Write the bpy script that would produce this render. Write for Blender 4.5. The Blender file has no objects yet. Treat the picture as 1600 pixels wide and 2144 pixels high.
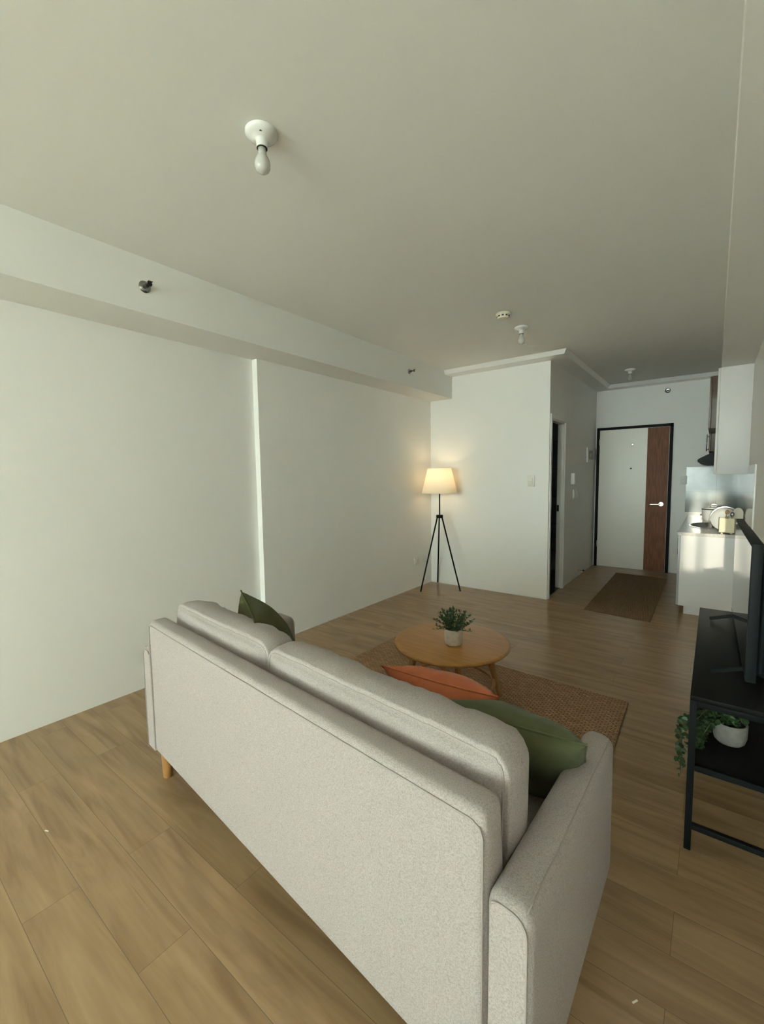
import bpy, bmesh, math, random
from mathutils import Vector, Matrix, noise
random.seed(7)
C = bpy.context.scene
COL = C.collection
V = Vector
PI = math.pi

# ------------------------------------------------------------------ camera
yaw, pitch, roll = math.radians(-37.45728), math.radians(4.66072), math.radians(-0.78221)
fw = V((math.sin(yaw)*math.cos(pitch), math.cos(yaw)*math.cos(pitch), -math.sin(pitch)))
rt = V((math.cos(yaw), -math.sin(yaw), 0)); up = rt.cross(fw)
r2 = math.cos(roll)*rt + math.sin(roll)*up; u2 = -math.sin(roll)*rt + math.cos(roll)*up
cam = bpy.data.objects.new('camera', bpy.data.cameras.new('camera')); COL.objects.link(cam)
M = Matrix((r2, u2, -fw)).transposed().to_4x4(); M.translation = V((0, 0, 1.425))
cam.matrix_world = M
cam.data.sensor_fit = 'HORIZONTAL'; cam.data.sensor_width = 36
cam.data.lens = 907.77/1600*36; cam.data.clip_start = .02
C.camera = cam
C.cycles.max_bounces = 16; C.cycles.diffuse_bounces = 12
C.view_settings.view_transform = 'Standard'; C.view_settings.look = 'None'
C.view_settings.gamma = 1; C.view_settings.use_curve_mapping = False
C.view_settings.exposure = 0.06

# ------------------------------------------------------------------ world and light
w = bpy.data.worlds.new('sky'); C.world = w; w.use_nodes = True
w.node_tree.nodes['Background'].inputs[0].default_value = (.75, .87, 1, 1)
w.node_tree.nodes['Background'].inputs[1].default_value = 0.6

def area(name, loc, rot, sx, sy, power, col, spread=180):
    l = bpy.data.lights.new(name, 'AREA'); l.shape = 'RECTANGLE'; l.size = sx; l.size_y = sy
    l.energy = power; l.color = col; l.spread = math.radians(spread)
    o = bpy.data.objects.new(name, l); COL.objects.link(o); o.location = loc; o.rotation_euler = rot
    return o
# daylight coming in through the window behind the camera
area('window_daylight', (-1.27, -5.30, 1.50), (math.radians(90), 0, PI), 3.0, 2.1, 485, (.81, .985, 1))
sun = bpy.data.lights.new('sun', 'SUN'); sun.energy = 2.3; sun.angle = math.radians(.5); sun.color = (1, .93, .74)
so = bpy.data.objects.new('sun', sun); COL.objects.link(so)
so.rotation_euler = V((-0.004, 1, -.057)).to_track_quat('-Z', 'Y').to_euler()

# ------------------------------------------------------------------ materials
def mat(name, col, rough=.5, metal=0, spec=.5, bump=None, var=None, coat=0, sheen=0, trans=0):
    """bump=(scale,strength,dist[,stretch]); var=(scale,colour2,lo,hi[,stretch])"""
    m = bpy.data.materials.new(name); m.use_nodes = True; nt = m.node_tree; b = nt.nodes['Principled BSDF']
    b.inputs['Base Color'].default_value = (*col, 1); b.inputs['Roughness'].default_value = rough
    b.inputs['Metallic'].default_value = metal; b.inputs['Specular IOR Level'].default_value = spec
    b.inputs['Coat Weight'].default_value = coat; b.inputs['Coat Roughness'].default_value = .06
    b.inputs['Sheen Weight'].default_value = sheen
    tc = nt.nodes.new('ShaderNodeTexCoord')
    def noi(scale, stretch, detail=6):
        mp = nt.nodes.new('ShaderNodeMapping'); mp.inputs['Scale'].default_value = stretch
        n = nt.nodes.new('ShaderNodeTexNoise'); n.inputs['Scale'].default_value = scale; n.inputs['Detail'].default_value = detail
        nt.links.new(tc.outputs['Object'], mp.inputs[0]); nt.links.new(mp.outputs[0], n.inputs['Vector']); return n
    if var:
        n = noi(var[0], var[4] if len(var) > 4 else (1, 1, 1)); r = nt.nodes.new('ShaderNodeValToRGB')
        r.color_ramp.elements[0].position = var[2]; r.color_ramp.elements[1].position = var[3]
        r.color_ramp.elements[0].color = (*var[1], 1); r.color_ramp.elements[1].color = (*col, 1)
        nt.links.new(n.outputs['Fac'], r.inputs[0]); nt.links.new(r.outputs[0], b.inputs['Base Color'])
    if bump:
        n = noi(bump[0], bump[3] if len(bump) > 3 else (1, 1, 1)); bp = nt.nodes.new('ShaderNodeBump')
        bp.inputs['Strength'].default_value = bump[1]; bp.inputs['Distance'].default_value = bump[2]
        nt.links.new(n.outputs['Fac'], bp.inputs['Height']); nt.links.new(bp.outputs[0], b.inputs['Normal'])
    return m

WALLC = (.83, .82, .785)
m_wall = mat('wall_paint', WALLC, .38, spec=.35, bump=(3, .05, .02), var=(1.3, (.81, .80, .765), .35, .7))
m_ceil = mat('ceiling_paint', (.785, .785, .75), .7, spec=.2, bump=(2.5, .05, .02), var=(1.1, (.765, .76, .725), .3, .7))
m_trim = mat('white_trim', (.8, .79, .76), .35)
m_fab = mat('oatmeal_fabric', (.415, .37, .35), .95, spec=.1, bump=(380, .45, .003), var=(330, (.30, .262, .243), .33, .60), sheen=.05)
m_fab2 = mat('fabric_piping', (.36, .32, .30), .95, spec=.1, bump=(400, .3, .002))
m_oak = mat('oak', (.50, .25, .075), .36, spec=.35, bump=(30, .05, .002, (1, 12, 1)), var=(6, (.37, .18, .052), .3, .75, (1, 9, 9)))
m_leg = mat('oak_leg', (.46, .24, .08), .45, var=(8, (.36, .18, .06), .3, .7, (6, 6, 1)))
m_black = mat('black_metal', (.010, .012, .012), .5, spec=.2)
m_black.node_tree.nodes['Principled BSDF'].inputs['IOR'].default_value = 1.25
m_blackwood = mat('black_board', (.010, .010, .009), .4, spec=.25, bump=(60, .08, .002, (8, 1, 8)))
m_blackwood.node_tree.nodes['Principled BSDF'].inputs['IOR'].default_value = 1.22
m_tv = mat('tv_casing', (.011, .014, .015), .5, spec=.2)
m_tv.node_tree.nodes['Principled BSDF'].inputs['IOR'].default_value = 1.25
m_screen = mat('tv_glass', (.008, .008, .009), .05, spec=.9)
m_dark = mat('black_void', (.004, .004, .004), .6)
m_chrome = mat('chrome', (.8, .8, .8), .12, metal=1)
m_steel = mat('sprinkler_metal', (.35, .35, .33), .22, metal=1)
m_green = mat('green_velvet', (.105, .118, .058), .9, spec=.1, bump=(60, .2, .006), var=(14, (.08, .092, .044), .35, .7), sheen=.12)
m_olive = mat('olive_velvet', (.072, .076, .026), .9, spec=.1, bump=(60, .2, .006), var=(14, (.052, .056, .019), .35, .7), sheen=.05)
m_orange = mat('terracotta_velvet', (.52, .16, .075), .9, spec=.1, bump=(50, .25, .008), var=(12, (.42, .12, .055), .35, .7), sheen=.12)
m_gloss = mat('white_laminate', (.74, .73, .72), .42, spec=.5)
m_greylam = mat('grey_laminate', (.42, .43, .46), .25)
m_brown = mat('brown_laminate', (.15, .105, .08), .35, var=(10, (.11, .075, .055), .3, .7, (6, 6, 1)))
m_walnut = mat('walnut', (.27, .115, .06), .5, spec=.2, bump=(30, .05, .002, (8, 8, 1)), var=(7, (.15, .062, .034), .3, .72, (7, 7, .8)))
m_door = mat('door_cream', (.86, .84, .76), .3, spec=.4)
m_frame = mat('dark_door_frame', (.008, .009, .010), .6, spec=.15)
m_counter = mat('counter_laminate', (.66, .64, .60), .18, var=(60, (.58, .55, .50), .35, .65))
m_plastic = mat('ivory_plastic', (.72, .70, .62), .3)
m_white = mat('white_plastic', (.78, .78, .75), .3)
m_cream = mat('cream_plastic', (.80, .70, .44), .35)
m_board = mat('cream_board', (.66, .60, .46), .4)
m_enamel = mat('white_enamel', (.85, .84, .80), .12)
m_pot = mat('stone_pot', (.66, .60, .50), .8, bump=(90, .3, .003), var=(40, (.55, .49, .40), .35, .65))
m_pot2 = mat('shaded_concrete_pot', (.27, .25, .22), .85, bump=(120, .3, .003), var=(50, (.22, .20, .175), .35, .65))  # colour darkened for the shade inside the stand
m_soil = mat('soil', (.03, .02, .012), 1, bump=(80, .6, .01))
m_leaf = mat('leaf_green', (.035, .085, .03), .5, var=(25, (.055, .125, .045), .35, .65))
m_leaf2 = mat('trailing_leaf', (.042, .092, .024), .45, var=(30, (.022, .055, .016), .35, .65))
m_stem = mat('stem', (.07, .085, .03), .7)
m_knob = mat('black_knob', (.02, .02, .02), .3)
m_hood = mat('hood_grey', (.045, .048, .048), .6, spec=.15)
m_ivory = mat('detector_plastic', (.68, .64, .50), .4)
m_scrap = mat('paper_white', (.85, .83, .76), .6)
m_wood2 = mat('utensil_wood', (.55, .33, .14), .6)
m_porc = mat('porcelain', (.74, .735, .70), .2)

def wood_floor():
    m = bpy.data.materials.new('vinyl_planks'); m.use_nodes = True; nt = m.node_tree; b = nt.nodes['Principled BSDF']
    N = nt.nodes.new; L = nt.links.new
    tc = N('ShaderNodeTexCoord'); br = N('ShaderNodeTexBrick')
    mpb = N('ShaderNodeMapping'); mpb.inputs['Location'].default_value = (.05, .02, 0)
    L(tc.outputs['Object'], mpb.inputs[0]); L(mpb.outputs[0], br.inputs['Vector'])
    br.inputs['Scale'].default_value = 1; br.inputs['Brick Width'].default_value = 1.22; br.inputs['Row Height'].default_value = .162
    br.inputs['Mortar Size'].default_value = .0009; br.inputs['Mortar Smooth'].default_value = .3
    br.inputs['Color1'].default_value = (0, 0, 0, 1); br.inputs['Color2'].default_value = (1, 1, 1, 1); br.offset = .37
    br.inputs['Mortar'].default_value = (.5, .5, .5, 1)
    # each plank's own grain: shift the noise by the plank's random tone
    mp = N('ShaderNodeMapping'); mp.inputs['Scale'].default_value = (1.0, 9, 1); L(tc.outputs['Object'], mp.inputs[0])
    ad = N('ShaderNodeVectorMath'); ad.operation = 'MULTIPLY_ADD'; L(br.outputs['Color'], ad.inputs[0])
    ad.inputs[1].default_value = (7, 13, 5); L(mp.outputs[0], ad.inputs[2])
    n = N('ShaderNodeTexNoise'); n.inputs['Scale'].default_value = 1.5; n.inputs['Detail'].default_value = 6
    n.inputs['Roughness'].default_value = .5; n.inputs['Distortion'].default_value = 1.3; L(ad.outputs[0], n.inputs['Vector'])
    r = N('ShaderNodeValToRGB'); e = r.color_ramp.elements
    e[0].position = .30; e[0].color = (.235, .145, .072, 1); e[1].position = .72; e[1].color = (.405, .27, .148, 1)
    x = r.color_ramp.elements.new(.5); x.color = (.325, .215, .112, 1)
    L(n.outputs['Fac'], r.inputs[0])
    mp2 = N('ShaderNodeMapping'); mp2.inputs['Scale'].default_value = (1.2, 48, 1); L(tc.outputs['Object'], mp2.inputs[0])
    n2 = N('ShaderNodeTexNoise'); n2.inputs['Scale'].default_value = 2; n2.inputs['Detail'].default_value = 5; L(mp2.outputs[0], n2.inputs['Vector'])
    mr = N('ShaderNodeMapRange'); mr.inputs[1].default_value = .3; mr.inputs[2].default_value = .7
    mr.inputs[3].default_value = .955; mr.inputs[4].default_value = 1.04; L(n2.outputs['Fac'], mr.inputs[0])
    mx = N('ShaderNodeMix'); mx.data_type = 'RGBA'; mx.blend_type = 'MULTIPLY'; mx.inputs[0].default_value = 1
    L(r.outputs[0], mx.inputs[6]); L(mr.outputs[0], mx.inputs[7])
    mx2 = N('ShaderNodeMix'); mx2.data_type = 'RGBA'; L(br.outputs['Fac'], mx2.inputs[0])
    L(mx.outputs[2], mx2.inputs[6]); mx2.inputs[7].default_value = (.15, .10, .055, 1)
    L(mx2.outputs[2], b.inputs['Base Color'])
    b.inputs['Roughness'].default_value = .33; b.inputs['Specular IOR Level'].default_value = .4
    rr = N('ShaderNodeMapRange'); rr.inputs[3].default_value = .27; rr.inputs[4].default_value = .285; L(n2.outputs['Fac'], rr.inputs[0]); L(rr.outputs[0], b.inputs['Roughness'])
    bp = N('ShaderNodeBump'); bp.inputs['Strength'].default_value = .02; bp.inputs['Distance'].default_value = .001
    L(n2.outputs['Fac'], bp.inputs['Height']); L(bp.outputs[0], b.inputs['Normal'])
    return m
m_floor = wood_floor()

def jute(name, c1, c2, c3, sx, sy, rot=0):
    m = bpy.data.materials.new(name); m.use_nodes = True; nt = m.node_tree; b = nt.nodes['Principled BSDF']
    N = nt.nodes.new; L = nt.links.new
    tc = N('ShaderNodeTexCoord'); br = N('ShaderNodeTexBrick'); nz = N('ShaderNodeTexNoise'); nz.inputs['Scale'].default_value = 22
    mpn = N('ShaderNodeMapping'); mpn.inputs['Rotation'].default_value = (0, 0, rot); L(tc.outputs['Object'], mpn.inputs[0])
    va = N('ShaderNodeVectorMath'); va.operation = 'MULTIPLY_ADD'; L(nz.outputs['Color'], va.inputs[0]); va.inputs[1].default_value = (.012, .012, 0)
    L(mpn.outputs[0], va.inputs[2]); L(va.outputs[0], br.inputs['Vector']); L(mpn.outputs[0], nz.inputs['Vector'])
    br.inputs['Scale'].default_value = 1; br.inputs['Brick Width'].default_value = sx; br.inputs['Row Height'].default_value = sy
    br.inputs['Mortar Size'].default_value = sy*.16; br.inputs['Mortar Smooth'].default_value = 1
    br.inputs['Color1'].default_value = (*c1, 1); br.inputs['Color2'].default_value = (*c2, 1); br.inputs['Mortar'].default_value = (*c3, 1)
    L(br.outputs['Color'], b.inputs['Base Color']); b.inputs['Roughness'].default_value = .95; b.inputs['Specular IOR Level'].default_value = .1
    inv = N('ShaderNodeMath'); inv.operation = 'SUBTRACT'; inv.inputs[0].default_value = 1; L(br.outputs['Fac'], inv.inputs[1])
    bp = N('ShaderNodeBump'); bp.inputs['Strength'].default_value = .8; bp.inputs['Distance'].default_value = .006
    L(inv.outputs[0], bp.inputs['Height']); L(bp.outputs[0], b.inputs['Normal'])
    return m
m_rug = jute('braided_jute', (.48, .31, .19), (.35, .215, .13), (.15, .09, .05), .036, .016)
m_runner = jute('woven_runner', (.52, .365, .22), (.38, .265, .16), (.17, .11, .065), .014, .07)

def tiles(name, base, grout, bw, rh, loc, rough, var, axes):
    m = bpy.data.materials.new(name); m.use_nodes = True; nt = m.node_tree; b = nt.nodes['Principled BSDF']
    N = nt.nodes.new; L = nt.links.new
    tc = N('ShaderNodeTexCoord'); sp = N('ShaderNodeSeparateXYZ'); cb = N('ShaderNodeCombineXYZ'); L(tc.outputs['Object'], sp.inputs[0])
    L(sp.outputs[axes[0]], cb.inputs[0]); L(sp.outputs[axes[1]], cb.inputs[1])
    mp = N('ShaderNodeMapping'); mp.inputs['Location'].default_value = loc; L(cb.outputs[0], mp.inputs[0])
    br = N('ShaderNodeTexBrick'); br.offset = 0; L(mp.outputs[0], br.inputs['Vector'])
    br.inputs['Scale'].default_value = 1; br.inputs['Brick Width'].default_value = bw; br.inputs['Row Height'].default_value = rh
    br.inputs['Mortar Size'].default_value = .003; n = N('ShaderNodeTexNoise'); n.inputs['Scale'].default_value = 6; L(tc.outputs['Object'], n.inputs['Vector'])
    r = N('ShaderNodeValToRGB'); r.color_ramp.elements[0].color = (*var, 1); r.color_ramp.elements[1].color = (*base, 1)
    r.color_ramp.elements[0].position = .35; r.color_ramp.elements[1].position = .65; L(n.outputs['Fac'], r.inputs[0])
    L(r.outputs[0], br.inputs['Color1']); L(r.outputs[0], br.inputs['Color2']); br.inputs['Mortar'].default_value = (*grout, 1)
    L(br.outputs['Color'], b.inputs['Base Color']); b.inputs['Roughness'].default_value = rough
    return m
m_tileb = tiles('grey_green_tile', (.28, .31, .285), (.13, .15, .14), .335, .335, (.31+.0, -.155, 0), .13, (.22, .245, .225), (0, 2))
m_tiler = tiles('reflection_tint_tile', (.62, .64, .70), (.42, .43, .46), .335, .335, (.25, -.155, 0), .10, (.56, .58, .64), (1, 2))  # pale blue paints the window's reflection into the tile colour
m_bath = tiles('dark_bath_tile', (.20, .235, .30), (.03, .034, .04), .6, .4, (.1, .1, 0), .25, (.15, .18, .24), (0, 2))
m_bathf = mat('dark_bath_floor', (.045, .05, .048), .2, var=(9, (.025, .028, .027), .3, .7))

def shade_mat():
    m = bpy.data.materials.new('lamp_shade_cloth'); m.use_nodes = True; nt = m.node_tree; nt.nodes.clear()
    N = nt.nodes.new; o = N('ShaderNodeOutputMaterial'); d = N('ShaderNodeBsdfDiffuse'); t = N('ShaderNodeBsdfTranslucent'); x = N('ShaderNodeMixShader')
    d.inputs[0].default_value = (.88, .82, .72, 1); t.inputs[0].default_value = (.97, .88, .70, 1); x.inputs[0].default_value = .36
    nt.links.new(d.outputs[0], x.inputs[1]); nt.links.new(t.outputs[0], x.inputs[2]); nt.links.new(x.outputs[0], o.inputs[0]); return m
m_shade = shade_mat()
def glow(name, col, s):
    m = bpy.data.materials.new(name); m.use_nodes = True; b = m.node_tree.nodes['Principled BSDF']
    b.inputs['Emission Color'].default_value = (*col, 1); b.inputs['Emission Strength'].default_value = s; return m
m_lit = glow('lit_bulb', (1, .78, .45), 6)
def sheer():
    m = bpy.data.materials.new('curtain_cloth'); m.use_nodes = True; nt = m.node_tree; b = nt.nodes['Principled BSDF']
    b.inputs['Base Color'].default_value = (.75, .74, .70, 1); b.inputs['Roughness'].default_value = .9; return m
m_curtain = sheer()
def bulbmat():
    m = bpy.data.materials.new('frosted_bulb'); m.use_nodes = True; b = m.node_tree.nodes['Principled BSDF']
    b.inputs['Base Color'].default_value = (.50, .49, .45, 1); b.inputs['Roughness'].default_value = .12
    b.inputs['Coat Weight'].default_value = .4; return m
m_bulb = bulbmat()
def glassmat():
    m = bpy.data.materials.new('window_glass'); m.use_nodes = True; nt = m.node_tree; nt.nodes.clear()
    N = nt.nodes.new; o = N('ShaderNodeOutputMaterial'); g = N('ShaderNodeBsdfGlossy'); t = N('ShaderNodeBsdfTransparent'); x = N('ShaderNodeMixShader')
    g.inputs['Roughness'].default_value = .02; x.inputs[0].default_value = .06
    nt.links.new(t.outputs[0], x.inputs[1]); nt.links.new(g.outputs[0], x.inputs[2]); nt.links.new(x.outputs[0], o.inputs[0]); return m
m_glass = glassmat()

# ------------------------------------------------------------------ mesh helpers
def finish(name, bm, m, parent=None, smooth=False, loc=None, label=None):
    bmesh.ops.recalc_face_normals(bm, faces=bm.faces)
    me = bpy.data.meshes.new(name); bm.to_mesh(me); bm.free()
    if smooth:
        for p in me.polygons: p.use_smooth = True
        if smooth == 'auto':
            try: me.set_sharp_from_angle(angle=math.radians(40))
            except Exception: pass
    me.materials.append(m); o = bpy.data.objects.new(name, me); COL.objects.link(o)
    if parent: o.parent = parent
    if loc is not None: o.location = loc
    if label: o['label'] = label
    return o
def empty(name, loc, label, cat, group=None, rz=0):
    o = bpy.data.objects.new(name, None); COL.objects.link(o); o.location = loc; o.rotation_euler = (0, 0, rz)
    o.empty_display_size = .05; o['label'] = label; o['category'] = cat
    if group: o['group'] = group
    return o
def tag(o, label, cat, group=None):
    o['label'] = label; o['category'] = cat
    if group: o['group'] = group
    return o
def struct(o): o['kind'] = 'structure'; return o
def box(bm, x0, x1, y0, y1, z0, z1, bev=0, seg=2):
    t = bmesh.new(); bmesh.ops.create_cube(t, size=1)
    for v in t.verts: v.co = V((x0+(v.co.x+.5)*(x1-x0), y0+(v.co.y+.5)*(y1-y0), z0+(v.co.z+.5)*(z1-z0)))
    if bev: bmesh.ops.bevel(t, geom=t.edges[:], offset=bev, segments=seg, profile=.5, affect='EDGES')
    merge(bm, t); return bm
def merge(bm, t):
    me = bpy.data.meshes.new('t'); t.to_mesh(me); t.free(); bm.from_mesh(me); bpy.data.meshes.remove(me)
def Box(name, x0, x1, y0, y1, z0, z1, m, parent=None, bev=0, seg=2, label=None):
    bm = bmesh.new(); box(bm, x0, x1, y0, y1, z0, z1, bev, seg)
    return finish(name, bm, m, parent, 'auto' if bev else False, label=label)
def lathe(bm, prof, n=32, c=(0, 0, 0), axis='Z', cap=True):
    rings = []
    for r, h in prof:
        ring = []
        for i in range(n):
            a = 2*PI*i/n; p = V((r*math.cos(a), r*math.sin(a), h))
            if axis == 'X': p = V((p.z, p.x, p.y))
            if axis == 'Y': p = V((p.x, p.z, p.y))
            ring.append(bm.verts.new(p+V(c)))
        rings.append(ring)
    for a, b in zip(rings, rings[1:]):
        for i in range(n): bm.faces.new((a[i], a[(i+1) % n], b[(i+1) % n], b[i]))
    if cap:
        for r_, pr in ((rings[0], prof[0]), (rings[-1], prof[-1])):
            if pr[0] > 1e-5: bm.faces.new(r_)
    return bm
def tube(bm, pts, r, n=10, closed=False, r1=None):
    pts = [V(p) for p in pts]; k = len(pts); rings = []
    prev = None
    for i, p in enumerate(pts):
        if closed: t = (pts[(i+1) % k]-pts[i-1]).normalized()
        else: t = (pts[min(i+1, k-1)]-pts[max(i-1, 0)]).normalized()
        if prev is None:
            a = t.cross(V((0, 0, 1))); a = a if a.length > .1 else t.cross(V((1, 0, 0))); a.normalize()
        else:
            a = prev-t*prev.dot(t); a.normalize()
        prev = a; b = t.cross(a); rr = r if r1 is None else r+(r1-r)*i/(k-1)
        rings.append([bm.verts.new(p+rr*(math.cos(2*PI*j/n)*a+math.sin(2*PI*j/n)*b)) for j in range(n)])
    rng = range(k if closed else k-1)
    for i in rng:
        A, B = rings[i], rings[(i+1) % k]
        for j in range(n): bm.faces.new((A[j], A[(j+1) % n], B[(j+1) % n], B[j]))
    if not closed: bm.faces.new(rings[0][::-1]); bm.faces.new(rings[-1])
    return bm
def sqbar(bm, p, q, s):
    p, q = V(p), V(q); t = (q-p).normalized(); a = t.cross(V((0, 0, 1)))
    a = (a if a.length > .05 else V((1, 0, 0))).normalized(); b = t.cross(a).normalized(); h = s/2
    A = [bm.verts.new(p+x*h*a+y*h*b) for x, y in ((-1, -1), (1, -1), (1, 1), (-1, 1))]
    B = [bm.verts.new(q+x*h*a+y*h*b) for x, y in ((-1, -1), (1, -1), (1, 1), (-1, 1))]
    for i in range(4): bm.faces.new((A[i], A[(i+1) % 4], B[(i+1) % 4], B[i]))
    bm.faces.new(A); bm.faces.new(B)
def arc(c, r, a0, a1, n, ax=V((1, 0, 0)), ay=V((0, 0, 1))):
    return [V(c)+r*(math.cos(a0+(a1-a0)*i/n)*ax+math.sin(a0+(a1-a0)*i/n)*ay) for i in range(n+1)]
def copy_tree(o, parent=None):
    c = o.copy(); COL.objects.link(c); c.parent = parent
    for ch in list(o.children): copy_tree(ch, c)
    return c

# ------------------------------------------------------------------ room
ZC = 2.71; XL = -3.055; XL2 = -2.995; YP = 4.99; XH = -1.47; YB = 7.34; XR = .25; YW = -5.5; YS = 2.26
struct(Box('floor', XL-.1, XR+.1, YW-.1, YB+.1, -.1, 0, m_floor))
struct(Box('ceiling', XL-.1, XR+.1, YW-.1, YB+.1, ZC, ZC+.1, m_ceil))
bm = bmesh.new(); box(bm, XL-.15, XL, YW, YS, 0, ZC); box(bm, XL-.15, XL2, YS, YP+.07, 0, ZC)
struct(finish('wall_left', bm, m_wall))
struct(Box('trim_1', XL-.05, -2.68, YW, YP, 2.395, ZC, m_ceil))      # ceiling beam along the left wall
struct(Box('wall_partition', XL-.1, XH, YP, YP+.07, 0, ZC, m_wall))
D0, D1, DZ = 5.061, 5.60, 2.045
bm = bmesh.new(); box(bm, XH-.07, XH, YP+.07, D0, 0, ZC); box(bm, XH-.07, XH, D1, YB, 0, ZC); box(bm, XH-.07, XH, D0, D1, DZ, ZC)
struct(finish('wall_hall', bm, m_wall))
struct(Box('wall_back', XH-.1, XR+.1, YB, YB+.1, 0, ZC, m_wall))
bm = bmesh.new(); box(bm, XR, XR+.1, YW, YB, 0, ZC); struct(finish('wall_right', bm, m_wall))
struct(Box('trim_2', .015, XR, YW, YB, 2.40, ZC, m_ceil))             # soffit along the right wall
# wall with the window behind the camera
WX0, WX1, WZ0, WZ1 = -2.9, .20, 1.03, 2.30
bm = bmesh.new(); box(bm, XL, WX0, YW-.1, YW, 0, ZC); box(bm, WX1, XR, YW-.1, YW, 0, ZC)
box(bm, WX0, WX1, YW-.1, YW, 0, WZ0); box(bm, WX0, WX1, YW-.1, YW, WZ1, ZC)
struct(finish('wall_front', bm, m_wall))
win = struct(bpy.data.objects.new('window_1', None)); COL.objects.link(win)
bm = bmesh.new(); t = .04
for x in (WX0, -1.9, -.9, -.06, WX1-t): box(bm, x, x+t, YW-.07, YW-.03, WZ0, WZ1)  # the bar inside the sunlit gap is added to stripe the sun patch
for z in (WZ0, WZ1-t): box(bm, WX0, WX1, YW-.07, YW-.03, z, z+t)
finish('window_frame', bm, m_trim, win)
Box('window_pane', WX0, WX1, YW-.052, YW-.048, WZ0, WZ1, m_glass, win)
# unseen curtains added to block the sun except at a gap by the right jamb
def added_curtain(x0, x1, label):
    bm = bmesh.new(); n = int((x1-x0)*70); top = []; bot = []
    for i in range(n+1):
        x = x0+(x1-x0)*i/n; y = YW+.06+.018*math.sin(i*.95)+.006*math.sin(i*2.3)
        top.append(bm.verts.new((x, y, 2.38))); bot.append(bm.verts.new((x, y, .06)))
    for i in range(n): bm.faces.new((top[i], top[i+1], bot[i+1], bot[i]))
    o = finish('added_curtain', bm, m_curtain, None, True); s = o.modifiers.new('s', 'SOLIDIFY'); s.thickness = .003
    tag(o, label, 'added_curtain')
added_curtain(-3.0, -.18, 'long pale cloth added unseen behind the viewer to block most of the sun')
tag(Box('sun_cap_blind', -.24, .24, YW+.012, YW+.016, 1.88, 2.36, m_curtain), 'pale blind added out of view to cap the sun at the right end of the window', 'blind')  # unseen, added to cut off the top of the sun patch
bm = bmesh.new(); tube(bm, [(-3.03, YW+.06, 2.39), (.22, YW+.06, 2.39)], .012)
tag(finish('curtain_rod', bm, m_chrome, None, True), 'metal rod carrying the added curtains above the window', 'curtain rod')

# drop moulding around the partition, the hall wall and the back wall
def moulding(name, pts_in, pts_out, z0, z1, slope):
    bm = bmesh.new(); k = len(pts_in); rows = []
    for i in range(k):
        a, b = V(pts_in[i]), V(pts_out[i]); d = (b-a).normalized()*slope
        rows.append([bm.verts.new((a.x, a.y, z0)), bm.verts.new(((b-d).x, (b-d).y, z0)), bm.verts.new((b.x, b.y, z1)), bm.verts.new((a.x, a.y, z1))])
    for A, B in zip(rows, rows[1:]):
        for j in range(4): bm.faces.new((A[j], A[(j+1) % 4], B[(j+1) % 4], B[j]))
    bm.faces.new(rows[0]); bm.faces.new(rows[-1][::-1])
    return struct(finish(name, bm, m_trim))
mw = .215
moulding('trim_3', [(-2.68, YP, 0), (XH, YP, 0), (XH, YB, 0)], [(-2.68, YP-mw, 0), (XH+mw, YP-mw, 0), (XH+mw, YB, 0)], 2.665, ZC, .035)
moulding('trim_4', [(XH+mw-.035, YB, 0), (.015, YB, 0)], [(XH+mw-.035, YB-mw, 0), (.015, YB-mw, 0)], 2.665, ZC, .035)
# thin shadow-gap skirting line at the foot of the walls
struct(Box('baseboard_left', XL2, XL2+.004, YS, YP, 0, .012, m_trim))
struct(Box('baseboard_partition', XL2, XH, YP-.004, YP, 0, .012, m_trim))

# bathroom behind the hall wall
bx = -2.9
bm = bmesh.new(); box(bm, bx-.1, bx, YP+.07, YB, 0, 2.4); box(bm, bx, XH-.07, 6.6, 6.7, 0, 2.4)
struct(finish('wall_bathroom', bm, m_bath))
struct(Box('ceiling_bathroom', bx, XH-.07, YP+.07, 6.7, 2.4, 2.45, m_wall))
struct(Box('floor_bathroom', bx, XH-.02, YP+.07, 6.6, 0, .006, m_bathf))
bd = bpy.data.objects.new('door_1', None); COL.objects.link(bd); struct(bd)
bm = bmesh.new(); cw = .055
box(bm, XH-.001, XH+.014, D1, D1+cw, 0, DZ+cw, .004); box(bm, XH-.001, XH+.014, D0-.045, D1+cw, DZ, DZ+cw, .004)
box(bm, XH-.001, XH+.014, D0-.045, D0, 0, DZ+.01, .004)
finish('door_casing', bm, m_trim, bd)
bm = bmesh.new(); box(bm, XH-.075, XH, D1-.012, D1+.001, 0, DZ); box(bm, XH-.075, XH, D0-.001, D0+.012, 0, DZ)
box(bm, XH-.075, XH, D0, D1, DZ-.012, DZ+.001); box(bm, XH-.045, XH-.03, D1-.024, D1-.012, 0, DZ)
finish('door_jamb', bm, m_trim, bd)
Box('strike_plate', XH-.07, XH-.046, D1-.016, D1-.012, .965, 1.045, m_knob, bd)
lf = Box('door_leaf', XH-.62, XH-.10, D0+.002, D0+.026, .01, DZ-.015, m_trim, bd)
bm = bmesh.new(); tube(bm, [(XH-.55, D0+.03, 1.0), (XH-.55, D0+.08, 1.0), (XH-.45, D0+.085, 1.0)], .01)
finish('door_handle', bm, m_knob, lf, True)

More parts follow.
